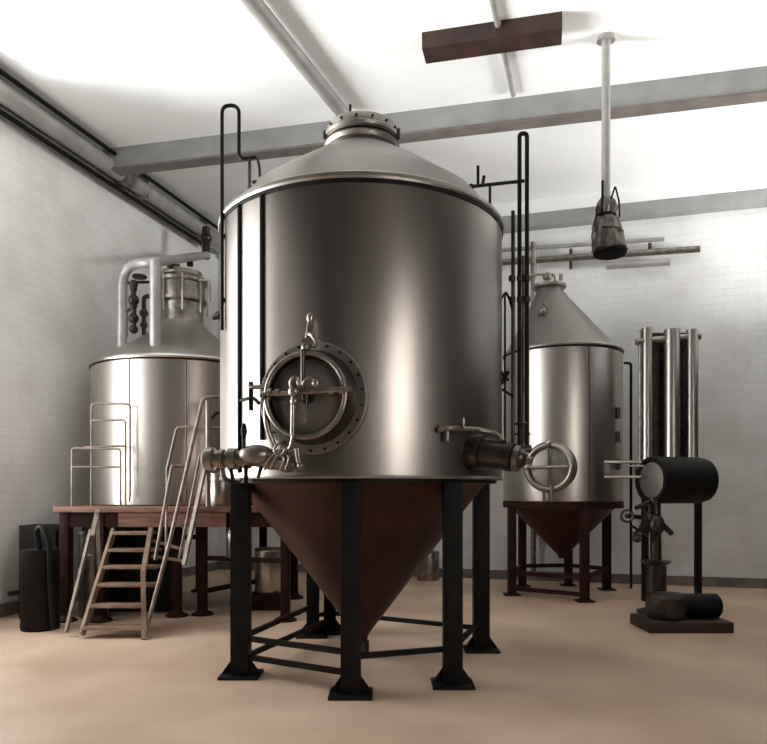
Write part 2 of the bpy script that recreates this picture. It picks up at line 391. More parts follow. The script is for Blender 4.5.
for q in legs:
    w_ = W_ if q.y < 6.9 else .13
    rr = (q-TC).to_2d().length
    lg = obj('leg', B(box, (q.x, q.y, (ZB-.03+.02)/2), (w_, w_, ZB-.03-.02), None, .006), M['black'], big)
    bm = bmesh.new(); box(bm, (q.x, q.y, .012), (.34, .30, .024), None, .004)
    for s in (-1, 1):
        bmv = [bm.verts.new(v) for v in ((q.x+s*w_/2, q.y-.01, .024), (q.x+s*.165, q.y-.01, .024), (q.x+s*w_/2, q.y-.01, .15), (q.x+s*w_/2, q.y+.01, .024), (q.x+s*.165, q.y+.01, .024), (q.x+s*w_/2, q.y+.01, .15))]
        for f in ((0, 1, 2), (3, 5, 4), (0, 3, 4, 1), (1, 4, 5, 2), (0, 2, 5, 3)): bm.faces.new([bmv[i] for i in f])
    obj('foot_plate', bm, M['black'], lg)
def brace(i, j, z, z2=None, r=.022):
    a_ = legs[i].copy(); b_ = legs[j].copy(); a_.z = z; b_.z = z if z2 is None else z2
    obj('stretcher', B(bar, a_, b_, r*1.6, r*2), M['black'], big)
brace(0, 5, .33); brace(0, 1, .33); brace(0, 1, .17); brace(5, 4, .22); brace(4, 3, .22); brace(1, 2, .30); brace(2, 3, .30); brace(0, 4, .15)
# seam strips on the left of the shell
def surf(px, y, off=0):
    k = (px-CX)/F; rad = R+off; a_ = 1+k*k; b_ = -2*(k*TC.x+TC.y); c_ = TC.x**2+TC.y**2-rad*rad
    Y = (-b_-math.sqrt(max(b_*b_-4*a_*c_, 0)))/(2*a_); return P(px, y, Y)
for px, zb in ((239, 1.74), (261.5, 2.0)):
    s = surf(px, 300, .012)
    obj('vertical_pipe', B(tube, [(s.x, s.y, zb), (s.x, s.y, ZT)], .014 if px < 250 else .015, 0, 10), M['blackpipe'], big)
s = surf(224.5, 300, .0)
# left inverted-U vent
a0_ = Vector((s.x-.03, s.y-.02, 0)); Yv = a0_.y
def PV(px, py, Y=Yv): return P(px, py, Y)
vp = obj('vent_pipe', B(tube, [PV(222, 330), PV(222, 105.5), PV(239, 105.5), PV(239, 160), PV(256, 157)], .016, .08, 12, 8), M['blackpipe'], big)
for y in (300, 236):
    bm = bmesh.new(); q = PV(222, y); box(bm, q+Vector((.03, .02, 0)), (.08, .05, .03)); obj('clip', bm, M['blackpipe'], vp)
obj('vent_drop', B(tube, [PV(249.5, 159), PV(249.5, 186, Yv-.1)], .014, 0, 10), M['darksteel'], big)
obj('vent_hose', B(tube, [PV(251, 158), PV(257, 157), PV(259.5, 167), PV(260, 180), PV(252, 187, Yv-.1)], .012, .04, 10), M['darksteel'], big)
bm = bmesh.new(); tube(bm, [PV(249, 189, Yv-.12), PV(254, 183, Yv-.12), PV(266, 182, Yv-.12)], .02, .02, 10); ball(bm, PV(255, 184, Yv-.12), .035)
obj('vent_valve', bm, M['darksteel'], big)
# manway
ax = Vector((-.25, -.968, 0)).normalized(); sx_ = Vector((-ax.y, ax.x, 0)); ZM = 2.305
def MP(s, u, o): return TC+ax*o+sx_*s+Vector((0, 0, ZM+u))
def along(z0): return TC+Vector((0, 0, ZM))+ax*z0
fl = obj('manway_flange', B(lathe, [(.33, 0), (.432, 0), (.432, .028), (.428, .032), (.33, .032)], along(1.335), 96, ax, closed=True), M['satin'], big)
obj('flange_skirt', B(lathe, [(.33, -.09), (.425, -.09), (.425, .002), (.33, .002)], along(1.335), 96, ax, closed=True), M['darksteel'], fl)
for k in range(22):
    a_ = 2*PI*k/22+.12
    q = MP(.405*math.cos(a_), .405*math.sin(a_), 1.367)
    obj('bolt', B(tube, [q, q+ax*.012], .011, 0, 6), M['black'], fl)
mc = obj('manway_collar', B(lathe, [(.29, 0), (.365, 0), (.35, .05), (.342, .13), (.335, .15), (.31, .15), (.31, .02), (.29, .02)], along(1.36), 96, ax, closed=True), M['darksteel'], big)
obj('manway_ring', B(torus, along(1.51), ax, .312, .021, 96, 14), M['dull'], mc)
dr = obj('manway_door', B(lathe, [(0, .03), (.18, .025), (.27, .01), (.30, 0), (.30, -.04), (0, -.04)], along(1.43), 80, ax), M['door'], big)
obj('crossbar', B(tube, [MP(-.30, .02, 1.55), MP(-.1, .012, 1.555), MP(.1, .018, 1.555), MP(.37, .03, 1.545)], .019, 0, 14), M['dull'], dr)
for s in (-.27, -.2, .22, .30): obj('crossbar_collar', B(tube, [MP(s-.018, .02, 1.55), MP(s+.018, .022, 1.55)], .028, 0, 14), M['dull'], dr)
obj('upright_bar', B(tube, [MP(-.01, .34, 1.53), MP(-.01, .02, 1.53), MP(-.01, -.03, 1.5)], .018, 0, 12), M['darksteel'], dr)
obj('handle_bar', B(tube, [MP(-.07, .0, 1.57), MP(-.072, -.30, 1.58)], .018, 0, 12), M['dull'], dr)
obj('handle_bar', B(tube, [MP(.02, .0, 1.54), MP(.022, -.20, 1.54)], .013, 0, 12), M['darksteel'], dr)
bm = bmesh.new(); ball(bm, MP(-.06, .02, 1.58), .045); ball(bm, MP(-.06, -.05, 1.575), .032)
obj('hub', bm, M['dull'], dr)
bm = bmesh.new(); tube(bm, [MP(-.08, .04, 1.57), MP(-.08, .10, 1.60), MP(-.03, .13, 1.60), MP(-.02, .06, 1.58)], .016, .04, 10)
tube(bm, [MP(.0, .05, 1.57), MP(.03, .10, 1.60), MP(.09, .11, 1.59), MP(.10, .06, 1.58)], .014, .04, 10); ball(bm, MP(.11, .075, 1.575), .034)
obj('latch', bm, M['dull'], dr)
obj('centre_boss', B(lathe, [(0, .03), (.05, .03), (.06, 0)], along(1.455), 32, ax), M['darksteel'], dr)
# top hinge / spout
bm = bmesh.new(); tube(bm, [MP(0, .37, 1.47), MP(0, .46, 1.45), MP(.005, .58, 1.41)], .022, .03, 12); ball(bm, MP(.005, .60, 1.41), .03, (1, 1, 1.5)); ball(bm, MP(0, .36, 1.50), .035)
tube(bm, [MP(.0, .47, 1.45), MP(.05, .45, 1.5), MP(.085, .40, 1.5), MP(.07, .36, 1.5), MP(.04, .37, 1.48)], .014, .04, 10)
box(bm, MP(0, .40, 1.46), (.07, .07, .06)); obj('manway_hinge', bm, M['dull'], big)
# left side pivot
bm = bmesh.new(); tube(bm, [MP(-.48, .10, 1.44), MP(-.46, .085, 1.46), MP(-.30, .075, 1.5), MP(-.26, .05, 1.52)], .016, .02, 12)
obj('pivot_arm', bm, M['darksteel'], big)
bm = bmesh.new(); ball(bm, MP(-.325, .0, 1.50), .048, (1, .7, 1)); tube(bm, [MP(-.325, 0, 1.42), MP(-.325, 0, 1.56)], .02, 0, 12)
tube(bm, [MP(-.33, -.03, 1.48), MP(-.33, -.22, 1.47), MP(-.27, -.38, 1.45)], .022, .1, 12); obj('pivot_knuckle', bm, M['dull'], big)
bm = bmesh.new(); bar(bm, MP(-.475, .13, 1.43), MP(-.475, -.09, 1.43), .03, .03); tube(bm, [MP(-.60, .0, 1.36), MP(-.46, .01, 1.43), MP(-.40, -.04, 1.45)], .014, .03, 10)
obj('pivot_bracket', bm, M['black'], big)
# bottom clasp and chain tangle
bm = bmesh.new(); tube(bm, [MP(-.08, -.30, 1.55), MP(-.10, -.36, 1.53), MP(-.13, -.40, 1.5), MP(-.20, -.38, 1.5)], .014, .03, 10)
torus(bm, MP(-.21, -.40, 1.50), ax, .042, .011, 28, 8); tube(bm, [MP(-.07, -.39, 1.5), MP(-.06, -.50, 1.48)], .022, .02, 12); ball(bm, MP(-.05, -.52, 1.47), .03)
obj('bottom_clasp', bm, M['dull'], big)
bm = bmesh.new()
for s, dx in ((-.30, .07), (-.25, .06), (-.17, -.05), (-.13, -.04)):
    tube(bm, [MP(s+dx, -.40, 1.47), MP(s, -.47, 1.50), MP(s-.04, -.55, 1.48)], .010, .05, 8)
for s, u in ((-.12, -.52), (-.06, -.545), (-.19, -.54)): torus(bm, MP(s, u, 1.46), ax+Vector((.2, 0, .3)), .026, .008, 20, 6)
tube(bm, [MP(-.33, -.43, 1.45), MP(-.2, -.45, 1.47), MP(-.08, -.42, 1.46)], .012, .05, 8)
obj('linkage', bm, M['dull'], big)
# left bottom outlet
Yo = 5.45
oq = lambda px, py, Y=Yo: P(px, py, Y)
out = obj('outlet_pipe', B(tube, [oq(300, 470, 5.55), oq(283, 463, 5.35), oq(262, 459, 5.35), oq(212, 459, 5.4)], .062, .1, 24), M['dull'], big)
dx = (oq(212, 459, 5.4)-oq(262, 459, 5.35)).normalized(); en = oq(210, 459, 5.4)
obj('end_cap', B(lathe, [(0, .06), (.05, .058), (.085, .035), (.09, .01), (.09, -.03), (.062, -.035)], en, 32, dx, cap=False), M['dull'], out)
for px, rr, w_ in ((222, .075, .04), (233, .085, .06), (247, .078, .05), (270, .08, .04)):
    q = oq(px, 459, 5.38); obj('collar', B(tube, [q-dx*w_/2, q+dx*w_/2], rr, 0, 28), M['dull'], out)
bm = bmesh.new(); ball(bm, oq(256, 455, 5.33), .12, (1.15, .8, .68)); ball(bm, oq(272, 463, 5.36), .075, (1.3, .8, .7)); obj('valve_body', bm, M['dull'], out)
bm = bmesh.new(); q = oq(244, 452, 5.3); tube(bm, [q, q+Vector((0, 0, .22))], .016, 0, 10); ball(bm, q+Vector((0, 0, .16)), .03, (.8, .8, 2)); obj('valve_stem', bm, M['black'], out)
bm = bmesh.new(); q = oq(246, 466, 5.33); bar(bm, q, q-Vector((0, 0, .14)), .03, .02); obj('hanger', bm, M['black'], out)
obj('hanger', B(bar, oq(230, 464, 5.35), oq(233, 480, 5.36), .025, .02), M['black'], out)
obj('hanger', B(bar, oq(262, 464, 5.34), oq(258, 478, 5.36), .02, .02), M['black'], out)
# drain lines under it
obj('drain_line', B(tube, [oq(222, 466, 5.42), oq(224, 480, 5.42), oq(236, 482, 5.5), oq(240,480,5.7)], .018, .05, 10), M['darksteel'], big)
# right nozzle
ra = Vector((.80, -.60, 0)).normalized(); nz = P(470, 453, 5.85)
nz0 = TC+ra*1.15+Vector((0, 0, nz.z)); 
n1 = P(480, 453, 5.62); n2 = P(509, 457, 5.5); n3 = P(526, 461, 5.45); nd = (n3-n1).normalized()
nb = P(455, 450, 5.9)
nzl = obj('nozzle', B(tube, [nb, n1, n2], [.16, .135, .10], 0, 36), M['darksteel'], big)
obj('collar', B(tube, [n1-nd*.04, n1+nd*.02], .15, 0, 36), M['darksteel'], nzl)
obj('collar', B(tube, [n2-nd*.02, n2+nd*.03], .115, 0, 32), M['darksteel'], nzl)
obj('collar', B(tube, [n2+nd*.05, n2+nd*.09], .105, 0, 32), M['dull'], nzl)
obj('end_cap', B(lathe, [(.08, 0), (.085, .05), (.07, .10), (.04, .125), (0, .13)], n2+nd*.02, 32, nd, cap=False), M['darksteel'], nzl)
obj('nozzle_tip', B(tube, [n2+nd*.12, n2+nd*.19], .03, 0, 16), M['dull'], nzl)
bm = bmesh.new(); tube(bm, [surf(441, 429, .05), surf(450, 428, .10), P(480, 430, 5.55), P(497, 434, 5.55), P(503, 442, 5.5)], .022, .06, 12)
tube(bm, [surf(447, 428, .07), surf(447, 441, .07)], .02, 0, 10); tube(bm, [surf(463, 428, .12), surf(463, 418, .12)], .016, 0, 10); ball(bm, surf(440, 429, .04), .028)
tube(bm, [surf(441, 429, -.02), surf(441, 429, .05)], .02, 0, 10)
obj('lever_bar', bm, M['dull'], big)
# right pipes
Yr = 6.45
rq = lambda px, py, Y=Yr: P(px, py, Y)
rp = obj('riser_pipe', B(tube, [rq(519.5, 448), rq(519.5, 133.5), rq(527, 133.5), rq(527, 448)], .020, .06, 12, 8), M['blackpipe'], big, 'tall black inverted-U pipe')
obj('riser_pipe', B(tube, [rq(513, 448), rq(513, 211)], .018, 0, 12), M['darksteel'], big)
obj('riser_pipe', B(tube, [rq(523.5, 444, 6.55), rq(523.5, 256, 6.55)], .016, 0, 12), M['dull'], big)
bm = bmesh.new(); tube(bm, [rq(524, 181), rq(471, 186.5, 6.35)], .016, 0, 10); tube(bm, [rq(490, 185), rq(490, 212, 6.3)], .013, 0, 10)
tube(bm, [rq(478, 186), rq(478, 166)], .014, 0, 10); tube(bm, [rq(482.5, 185), rq(484, 176)], .016, 0, 10); ball(bm, rq(471, 187, 6.35), .03)
tube(bm, [rq(471, 187, 6.35), rq(472, 193, 6.4)], .02, 0, 10)
obj('bracket_arm', bm, M['blackpipe'], big)
for y in (276, 297):
    for px in (512, 520, 527): obj('pipe_clamp', B(tube, [rq(px, y), rq(px, y+5)], .032, 0, 12), M['darksteel'], big)
obj('manifold', B(tube, [rq(509, 449), rq(531, 449)], .036, 0, 14), M['darksteel'], big)
bm = bmesh.new(); tube(bm, [rq(521, 445), rq(521, 425)], .022, 0, 10); lathe(bm, [(.05, 0), (.06, .012), (.05, .024)], rq(521, 425), 24); tube(bm, [rq(511, 434), rq(530, 434)], .012, 0, 8)
obj('manifold_valve', bm, M['darksteel'], big)
obj('manifold_link', B(tube, [rq(515, 450), rq(505, 452, 6.3), rq(490, 456, 6.1)], .03, .05, 14), M['darksteel'], big)
bm = bmesh.new(); tube(bm, [rq(500, 300, 6.3), rq(506, 292), rq(510, 300), rq(513, 312)], .012, .03, 8); tube(bm, [rq(499, 300, 6.3), rq(497, 320, 6.3)], .025, 0, 8)
tube(bm, [rq(499, 368, 6.3), rq(504, 376, 6.3), rq(508, 380, 6.35)], .014, .02, 8); tube(bm, [rq(500, 385, 6.3), rq(508, 372, 6.35)], .02, 0, 8); tube(bm, [rq(500, 388, 6.3), rq(514, 397)], .012, 0, 8); tube(bm, [rq(499.5, 385, 6.3), rq(500.5, 436, 6.3)], .014, 0, 8)
tube(bm, [rq(505,294), rq(505,448)], .010, 0, 8)
obj('side_fitting', bm, M['black'], big)

# ------------------------------------------------------------ right rear tank
D2 = 10.75; T2 = Vector(((562-CX)/F*D2, D2, 0)); R2 = .90
def L2(prof, **k): return B(lathe, prof, T2, **k)
rt = thing('conical_tank', T2, 'smaller stainless tank on red-brown legs behind the big tank at right', 'tank')
zt = 1.6+146/F*(D2-R2); zb = 1.6-12/F*(D2-R2)
obj('shell', L2([(R2-.02, zb), (R2, zb+.01), (R2, zt), (R2-.02, zt)], seg=128, cap=False), M['steel2'], rt)
obj('rim', L2([(R2-.02, zt), (R2+.015, zt), (R2+.02, zt+.02), (R2, zt+.05), (R2-.03, zt+.055)], seg=128, cap=False), M['satin'], rt)
obj('rim_gasket', L2([(R2-.02, zt-.03), (R2+.006, zt-.03), (R2+.006, zt), (R2-.02, zt)], seg=128, cap=False), M['black'], rt)
bm = L2([(R2-.02, zt+.045), (.80, zt+.13), (.27, 4.57), (.22, 4.66), (.20, 4.72)], seg=96, cap=False)
for v_ in bm.verts: v_.co.x -= .20*max(0, v_.co.z-zt)/(4.72-zt)
obj('top_cone', bm, M['cone'], rt)
TK = T2+Vector((-.20, 0, 0))
obj('neck', B(lathe, [(.19, 4.70), (.21, 4.71), (.26, 4.74), (.26, 4.78), (.18, 4.80), (0, 4.82)], TK, 48, cap=False), M['dull'], rt)
bm = bmesh.new(); ball(bm, TK+Vector((-.05, -.1, 4.89)), .07); tube(bm, [TK+Vector((-.05, -.1, 4.80)), TK+Vector((-.05, -.1, 4.93))], .04, 0, 14)
tube(bm, [TK+Vector((-.32, 0, 4.90)), TK+Vector((-.2, 0, 4.96)), TK+Vector((.08, 0, 4.96)), TK+Vector((.1, 0, 4.8))], .018, .05, 10); tube(bm, [TK+Vector((.16, -.1, 4.84)), TK+Vector((.16, -.1, 4.93))], .03, 0, 10)
obj('top_valve', bm, M['dull'], rt)
bm = bmesh.new(); q = T2+Vector((-.40, -.42, 4.28)); tube(bm, [q+Vector((0, .12, -.1)), q], .07, 0, 18); ball(bm, q, .055); tube(bm, [q+Vector((.08, .0, .06)), q+Vector((.0, -.02, .12)), q+Vector((-.06, 0, .02))], .015, .03, 8)
obj('sight_port', bm, M['dull'], rt)
obj('bottom_cone', L2([(R2-.03, zb-.02), (.08, .60), (.05, .54), (0, .54)], seg=96), M['red'], rt, 'dark red-oxide painted cone')
obj('support_ring', L2([(R2+.01, zb-.0), (R2+.01, zb-.10), (R2-.07, zb-.10), (R2-.07, zb-.0)], seg=96, closed=True), M['redframe'], rt)
lg2 = []
for px, Y in ((509, 10.5), (581, 10.02), (604, 11.05), (531, 11.3), (568, 11.5)):
    q = Vector(((px-CX)/F*Y, Y, 0)); dd = (q-T2); q = T2+dd.normalized()*.86; lg2.append(q)
    lgo = obj('leg', B(box, (q.x, q.y, (zb-.1)/2), (.12, .12, zb-.1), None, .006), M['redframe'], rt)
    obj('foot_plate', B(box, (q.x, q.y, .01), (.24, .24, .02)), M['redframe'], lgo)
for i, j, z in ((0, 1, .34), (0, 1, .10), (1, 2, .34), (0, 3, .34), (2, 4, .34), (3, 4, .34)):
    a_ = lg2[i].copy(); b_ = lg2[j].copy(); a_.z = b_.z = z; obj('stretcher', B(bar, a_, b_, .05, .06), M['redframe'], rt)
# manway of the right tank
ax2 = Vector((-.43, -.90, 0)).normalized(); zc2 = 1.6+23/F*9.85; c2 = T2+Vector((0, 0, zc2)); s2 = Vector((-ax2.y, ax2.x, 0))
def MQ(s, u, o): return c2+ax2*o+s2*s+Vector((0, 0, u))
f2 = obj('manway_collar', B(lathe, [(.30, -.14), (.385, -.14), (.37, .02), (.34, .05), (.30, .05)], c2+ax2*.90, 64, ax2, closed=True), M['dull'], rt)
obj('manway_ring', B(torus, c2+ax2*.97, ax2, .315, .03, 64, 12), M['steel2'], f2)
d2o = obj('manway_door', B(lathe, [(0, .04), (.15, .03), (.30, 0), (.30, -.02), (0, -.02)], c2+ax2*.93, 48, ax2), M['satin'], rt)
obj('crossbar', B(tube, [MQ(-.33, 0, 1.02), MQ(.28, .0, 1.02)], .022, 0, 12), M['steel2'], d2o)
obj('upright_bar', B(tube, [MQ(0, .33, 1.0), MQ(0, -.28, 1.0)], .014, 0, 10), M['dull'], d2o)
bm = bmesh.new(); tube(bm, [MQ(-.06, -.30, 1.0), MQ(-.06, -.50, .98)], .022, 0, 10); obj('clasp', bm, M['steel2'], d2o)
obj('clasp', B(tube, [MQ(.05, -.26, 1.0), MQ(.05, -.50, .98)], .026, 0, 10), M['steel2'], d2o)
obj('hinge', B(ball, MQ(0, .34, 1.0), .05), M['steel2'], d2o)
obj('hinge', B(ball, MQ(-.3, .0, 1.02), .045), M['steel2'], d2o)
obj('seam_strip', B(tube, [surf(0, 0) if False else T2+Vector((.16, -.887, zb+.05)), T2+Vector((.16, -.887, zt-.03))], .008, 0, 8), M['darksteel'], rt)
bm = bmesh.new()
bm.free()
for z in (zb+.55, zb+.95, zb+1.3): obj('side_lug', B(box, T2+Vector((.66, -.63, z)), (.05, .05, .16)), M['darksteel'], rt)
# pipes beside the right tank
q = lambda px, py, Y=11.0: P(px, py, Y)
for k, (yy, x0) in enumerate(((462, 606), (477, 604))):
    pass
# side U pipe
single('side_pipe', B(tube, [q(624, 363, 11.2), q(631, 363, 11.2), q(631, 590, 11.2)], .022, .05, 10), M['blackpipe'], 'thin black pipe bent at its top standing right of the smaller rear tank', 'pipe')
t = thing('pipe_stub', q(560, 260, 11.7), 'pair of long pipes fixed high on the back wall at right', 'pipe')
def WV(px, py, off=.12):
    k = (px-CX)/F; v = VB-off
    # depth on plane v = const
    Y = v/(k*math.sin(TH)+math.cos(TH)); return P(px, py, Y)
obj('pipe', B(tube, [WV(420, 256), WV(664, 239)], .035, 0, 12), M['palepipe'], t)
obj('pipe', B(tube, [WV(420, 268), WV(700, 249)], .055, 0, 14), M['dull'], t)
for px, y in ((571, 257), (650, 251)): obj('bracket', B(tube, [WV(px, y-8, .1), WV(px, y+(12 if px < 600 else -2), .1)], .03, 0, 10), M['darksteel'], t)
t.name = 'high_pipes'
single('strip_conduit', B(tube, [WV(606, 266, .16), WV(670, 262, .16)], .06, 0, 14), M['palepipe'], 'short pale horizontal tube on the back wall below the wall pipes', 'pipe')
single('wall_pipe', B(tube, [WV(533.5, 242, .2), WV(533.5, 300, .2), WV(533.5, 575, .2)], .05, 0, 12), M['dull'], 'vertical pipe on the back wall left of the smaller rear tank', 'pipe')

# ------------------------------------------------------------ right edge equipment
t = thing('heat_exchanger', P(668, 600, 9.7)*1, 'bank of tall stainless tubes at the right edge', 'pipework'); t.location.z = 0
for px, r, y0, m in ((640.5, .028, 330, 'dull'), (647, .07, 328, 'steel2'), (672, .11, 330, 'steel2'), (692, .085, 330, 'steel2')):
    obj('tube', B(tube, [P(px, 468, 9.9), P(px, y0, 9.9)], r, 0, 20), M[m], t)
obj('back_panel', B(box, ((P(670, 400, 10.1).x), 10.12, 2.9), (.75, .06, 2.0)), M['darksteel'], t)
obj('top_header', B(tube, [P(636, 342, 9.9), P(700, 336, 9.9)], .05, 0, 14), M['satin'], t)
obj('bottom_header', B(tube, [P(636, 468, 9.9), P(700, 468, 9.9)], .09, 0, 14), M['dull'], t)
for px in (645, 698): obj('leg', B(box, (P(px, 0, 9.95).x, 9.95, .92), (.08, .08, 1.84)), M['black'], t)
# round-ended vessel + valves
ve = P(640, 480, 9.0)
t = thing('pump_station', (ve.x+.25, 9.1, 0), 'dark round-ended vessel with a cluster of valves and pipes at the right', 'pump')
va = Vector((-.95, -.31, 0)).normalized()
ves = obj('vessel', B(lathe, [(.20, -.9), (.29, -.85), (.31, -.75), (.31, -.02), (.30, 0), (.25, 0), (.24, -.03), (0, -.05)], ve+Vector((.15, .05, 0)), 48, va), M['black'], t)
obj('end_disc', B(lathe, [(0, -.01), (.2, -.015), (.235, -.02), (0, -.03)], ve+Vector((.15, .05, 0)), 48, va), M['satin'], ves, 'pale round end disc')
for y in (462, 477): obj('feed_pipe', B(tube, [P(605, y, 9.45), P(642, y, 9.1)], .022, 0, 12), M['satin'], t)
bm = bmesh.new(); tube(bm, [P(628, 466, 9.2), P(644, 466, 9.05)], .015, 0, 10); obj('feed_pipe', bm, M['satin'], t)
bm = bmesh.new(); hc = P(627, 516, 8.9)
torus(bm, hc, (-.5, -.8, 0), .075, .016, 32, 8); ball(bm, hc, .03)
obj('handwheel', bm, M['darksteel'], t)
bm = bmesh.new()
tube(bm, [hc, P(648, 518, 9.0)], .03, 0, 12); ball(bm, P(648, 518, 8.98), .08); tube(bm, [P(636, 508, 8.9), P(654, 500, 9.0), P(662, 500, 9.0)], .03, .05, 10)
tube(bm, [P(655, 498, 9.0), P(656, 560, 9.0)], .07, 0, 16); ball(bm, P(656, 525, 8.95), .11, (1, 1, 1.3)); tube(bm, [P(634, 534, 8.9), P(652, 520, 8.95)], .022, 0, 10)
tube(bm, [P(632, 526, 8.9), P(648, 536, 8.9)], .018, 0, 10); ball(bm, P(637, 538, 8.9), .055); tube(bm, [P(660, 522, 8.9), P(668, 530, 8.9), P(672, 534, 8.9)], .035, .05, 10)
tube(bm, [P(640, 505, 8.95), P(646, 515, 8.9), P(640, 528, 8.9)], .02, .05, 10)
obj('valve_cluster', bm, M['darksteel'], t)
torus_o = B(torus, P(637, 538, 8.87), (-.4, -.9, 0), .05, .012, 28, 8); obj('handwheel', torus_o, M['darksteel'], t)
obj('stand', B(lathe, [(.24, 0), (.24, .03), (.13, .06), (.13, .62), (.2, .68), (0, .68)], (P(656, 0, 9.0).x, 9.0, 0), 32), M['darksteel'], t)
# low dark base at the right
qq = P(675, 590, 7.9)
t = thing('equipment_base', (qq.x, 8.0, 0), 'dark low machine base on the floor at the right edge below the valves', 'machine')
obj('plinth', B(box, (qq.x+.1, 8.0, .06), (.95, .6, .12), None, .01), M['timber'], t)
obj('housing', B(lathe, [(.21, .12), (.22, .14), (.22, .36), (.19, .40), (0, .42)], (qq.x-.05, 8.0, 0), 40), M['darksteel'], t)
obj('motor', B(lathe, [(.0, -.22), (.12, -.22), (.14, -.2), (.14, .2), (.11, .23), (0, .23)], (qq.x+.32, 8.0, .26), 32, (1, 0, 0)), M['black'], t)

# ------------------------------------------------------------ left rear tank
D3 = 9.8; T3 = Vector(((182-CX)/F*D3, D3, 0)); R3 = 1.20; PZ = 1.40
lt = thing('brewing_vessel', T3+Vector((0, 0, PZ)), 'stainless vessel with domed lid standing on the timber platform at left', 'tank')
def L3(prof, **k): return B(lathe, prof, T3, **k)
z3 = 3.26
obj('shell', L3([(R3-.02, PZ+.0), (R3, PZ+.015), (R3, z3), (R3-.02, z3)], seg=128), M['steel2'], lt)
obj('rim', L3([(R3-.02, z3), (R3+.02, z3), (R3+.03, z3+.02), (R3+.02, z3+.045), (R3-.03, z3+.055)], seg=128, cap=False), M['steel2'], lt)
obj('rim_gasket', L3([(R3-.01, z3-.02), (R3+.01, z3-.02), (R3+.01, z3), (R3-.01, z3)], seg=128, cap=False), M['black'], lt)
obj('dome', L3([(R3-.02, z3+.045), (R3-.10, z3+.12), (.95, z3+.22), (.7, z3+.36), (.45, z3+.53), (.36, z3+.62), (.30, z3+.70)], seg=96, cap=False), M['cone2'], lt)
nk3 = obj('neck', L3([(.31, z3+.66), (.29, z3+.74), (.30, 4.22), (.345, 4.25), (.345, 4.29), (.32, 4.30), (.32, 4.50), (.35, 4.52), (.36, 4.56), (.33, 4.60), (.28, 4.62), (.28, 4.68), (0, 4.72)], seg=72), M['dull'], lt)
for a_ in range(8):
    an = a_*PI/4+.3; q = T3+Vector((.35*math.cos(an), .35*math.sin(an), 0))
    obj('clamp_rod', B(tube, [q+Vector((0, 0, 4.08)), q+Vector((0, 0, 4.58))], .012, 0, 8), M['steel2'], nk3)
q = T3+Vector((.30, -.25, 4.5)); obj('handle', B(tube, [q, q+Vector((.16, 0, 0)), q+Vector((.16, 0, -.30))], .016, .03, 10), M['dull'], nk3)
bm = bmesh.new(); ball(bm, T3+Vector((-.08, -.28, 4.70)), .05); tube(bm, [T3+Vector((-.2, -.28, 4.72)), T3+Vector((.05, -.28, 4.70))], .018, 0, 8); obj('lid_catch', bm, M['darksteel'], nk3)
bm = bmesh.new(); q = T3+Vector((-.56, -.35, 0))
tube(bm, [q+Vector((0, 0, 3.75)), q+Vector((0, 0, 4.45))], .035, 0, 14)
for z, r in ((3.80, .06), (3.95, .07), (4.12, .05), (4.2, .075), (4.36, .05), (4.42, .06)): ball(bm, q+Vector((0, 0, z)), r)
tube(bm, [q+Vector((-.12, 0, 4.44)), q+Vector((.3, .1, 4.48))], .02, 0, 10); lathe(bm, [(.09, 4.50), (.10, 4.52), (.09, 4.54)], q+Vector((.08, 0, 0)), 24)
tube(bm, [q+Vector((.14, 0, 3.72)), q+Vector((.14, 0, 4.25)), q+Vector((.3, .05, 4.28))], .03, .05, 12); ball(bm, q+Vector((.14, 0, 4.02)), .06); ball(bm, q+Vector((.14, 0, 3.86)), .05)
tube(bm, [q+Vector((-.10, 0, 3.70)), q+Vector((-.10, 0, 4.05)), q+Vector((0, 0, 4.1))], .018, .05, 10)
obj('valve_column', bm, M['darksteel'], lt)
bm = bmesh.new(); q = T3+Vector((.55, -.45, 3.93)); tube(bm, [q, q+Vector((.1, 0, .02)), q+Vector((.25, 0, -.12))], .03, .05, 10); ball(bm, q+Vector((.08, 0, .04)), .05); obj('hatch_catch', bm, M['darksteel'], lt)
for px in (129.5, 186):
    k = (px-CX)/F; rad = R3; a_ = 1+k*k; b_ = -2*(k*T3.x+T3.y); c_ = T3.x**2+T3.y**2-rad*rad
    Y = (-b_-math.sqrt(b_*b_-4*a_*c_))/(2*a_); s = P(px, 400, Y)
    obj('seam_strip', B(tube, [(s.x, s.y, PZ+.05), (s.x, s.y, z3-.02)], .008, 0, 8), M['darksteel'], lt)
# pipework from its dome
t = lt
obj('vapour_riser', B(tube, [P(155.5, 356, 8.85), P(155.5, 261, 8.87)], .072, 0, 20), M['palepipe'], t)
obj('vapour_pipe', B(tube, [P(122, 356, 9.2), P(122.5, 265, 9.2), P(156, 262, 8.85), P(207, 255, 11.8)], .062, .32, 18, 10), M['palepipe'], t)
obj('riser_flange', B(lathe, [(.075, .0), (.12, .0), (.12, .03), (.075, .05)], P(155.5, 357, 8.85), 32), M['palepipe'], t)
bm = bmesh.new(); tube(bm, [P(206, 258, 11.8), P(206, 228, 11.9)], .07, 0, 14); ball(bm, P(206, 238, 11.85), .10); obj('down_pipe', bm, M['darksteel'], t)
obj('hanger', B(tube, [P(190, 259, 10.8), P(190, 266, 10.8)], .05, 0, 12), M['black'], t)

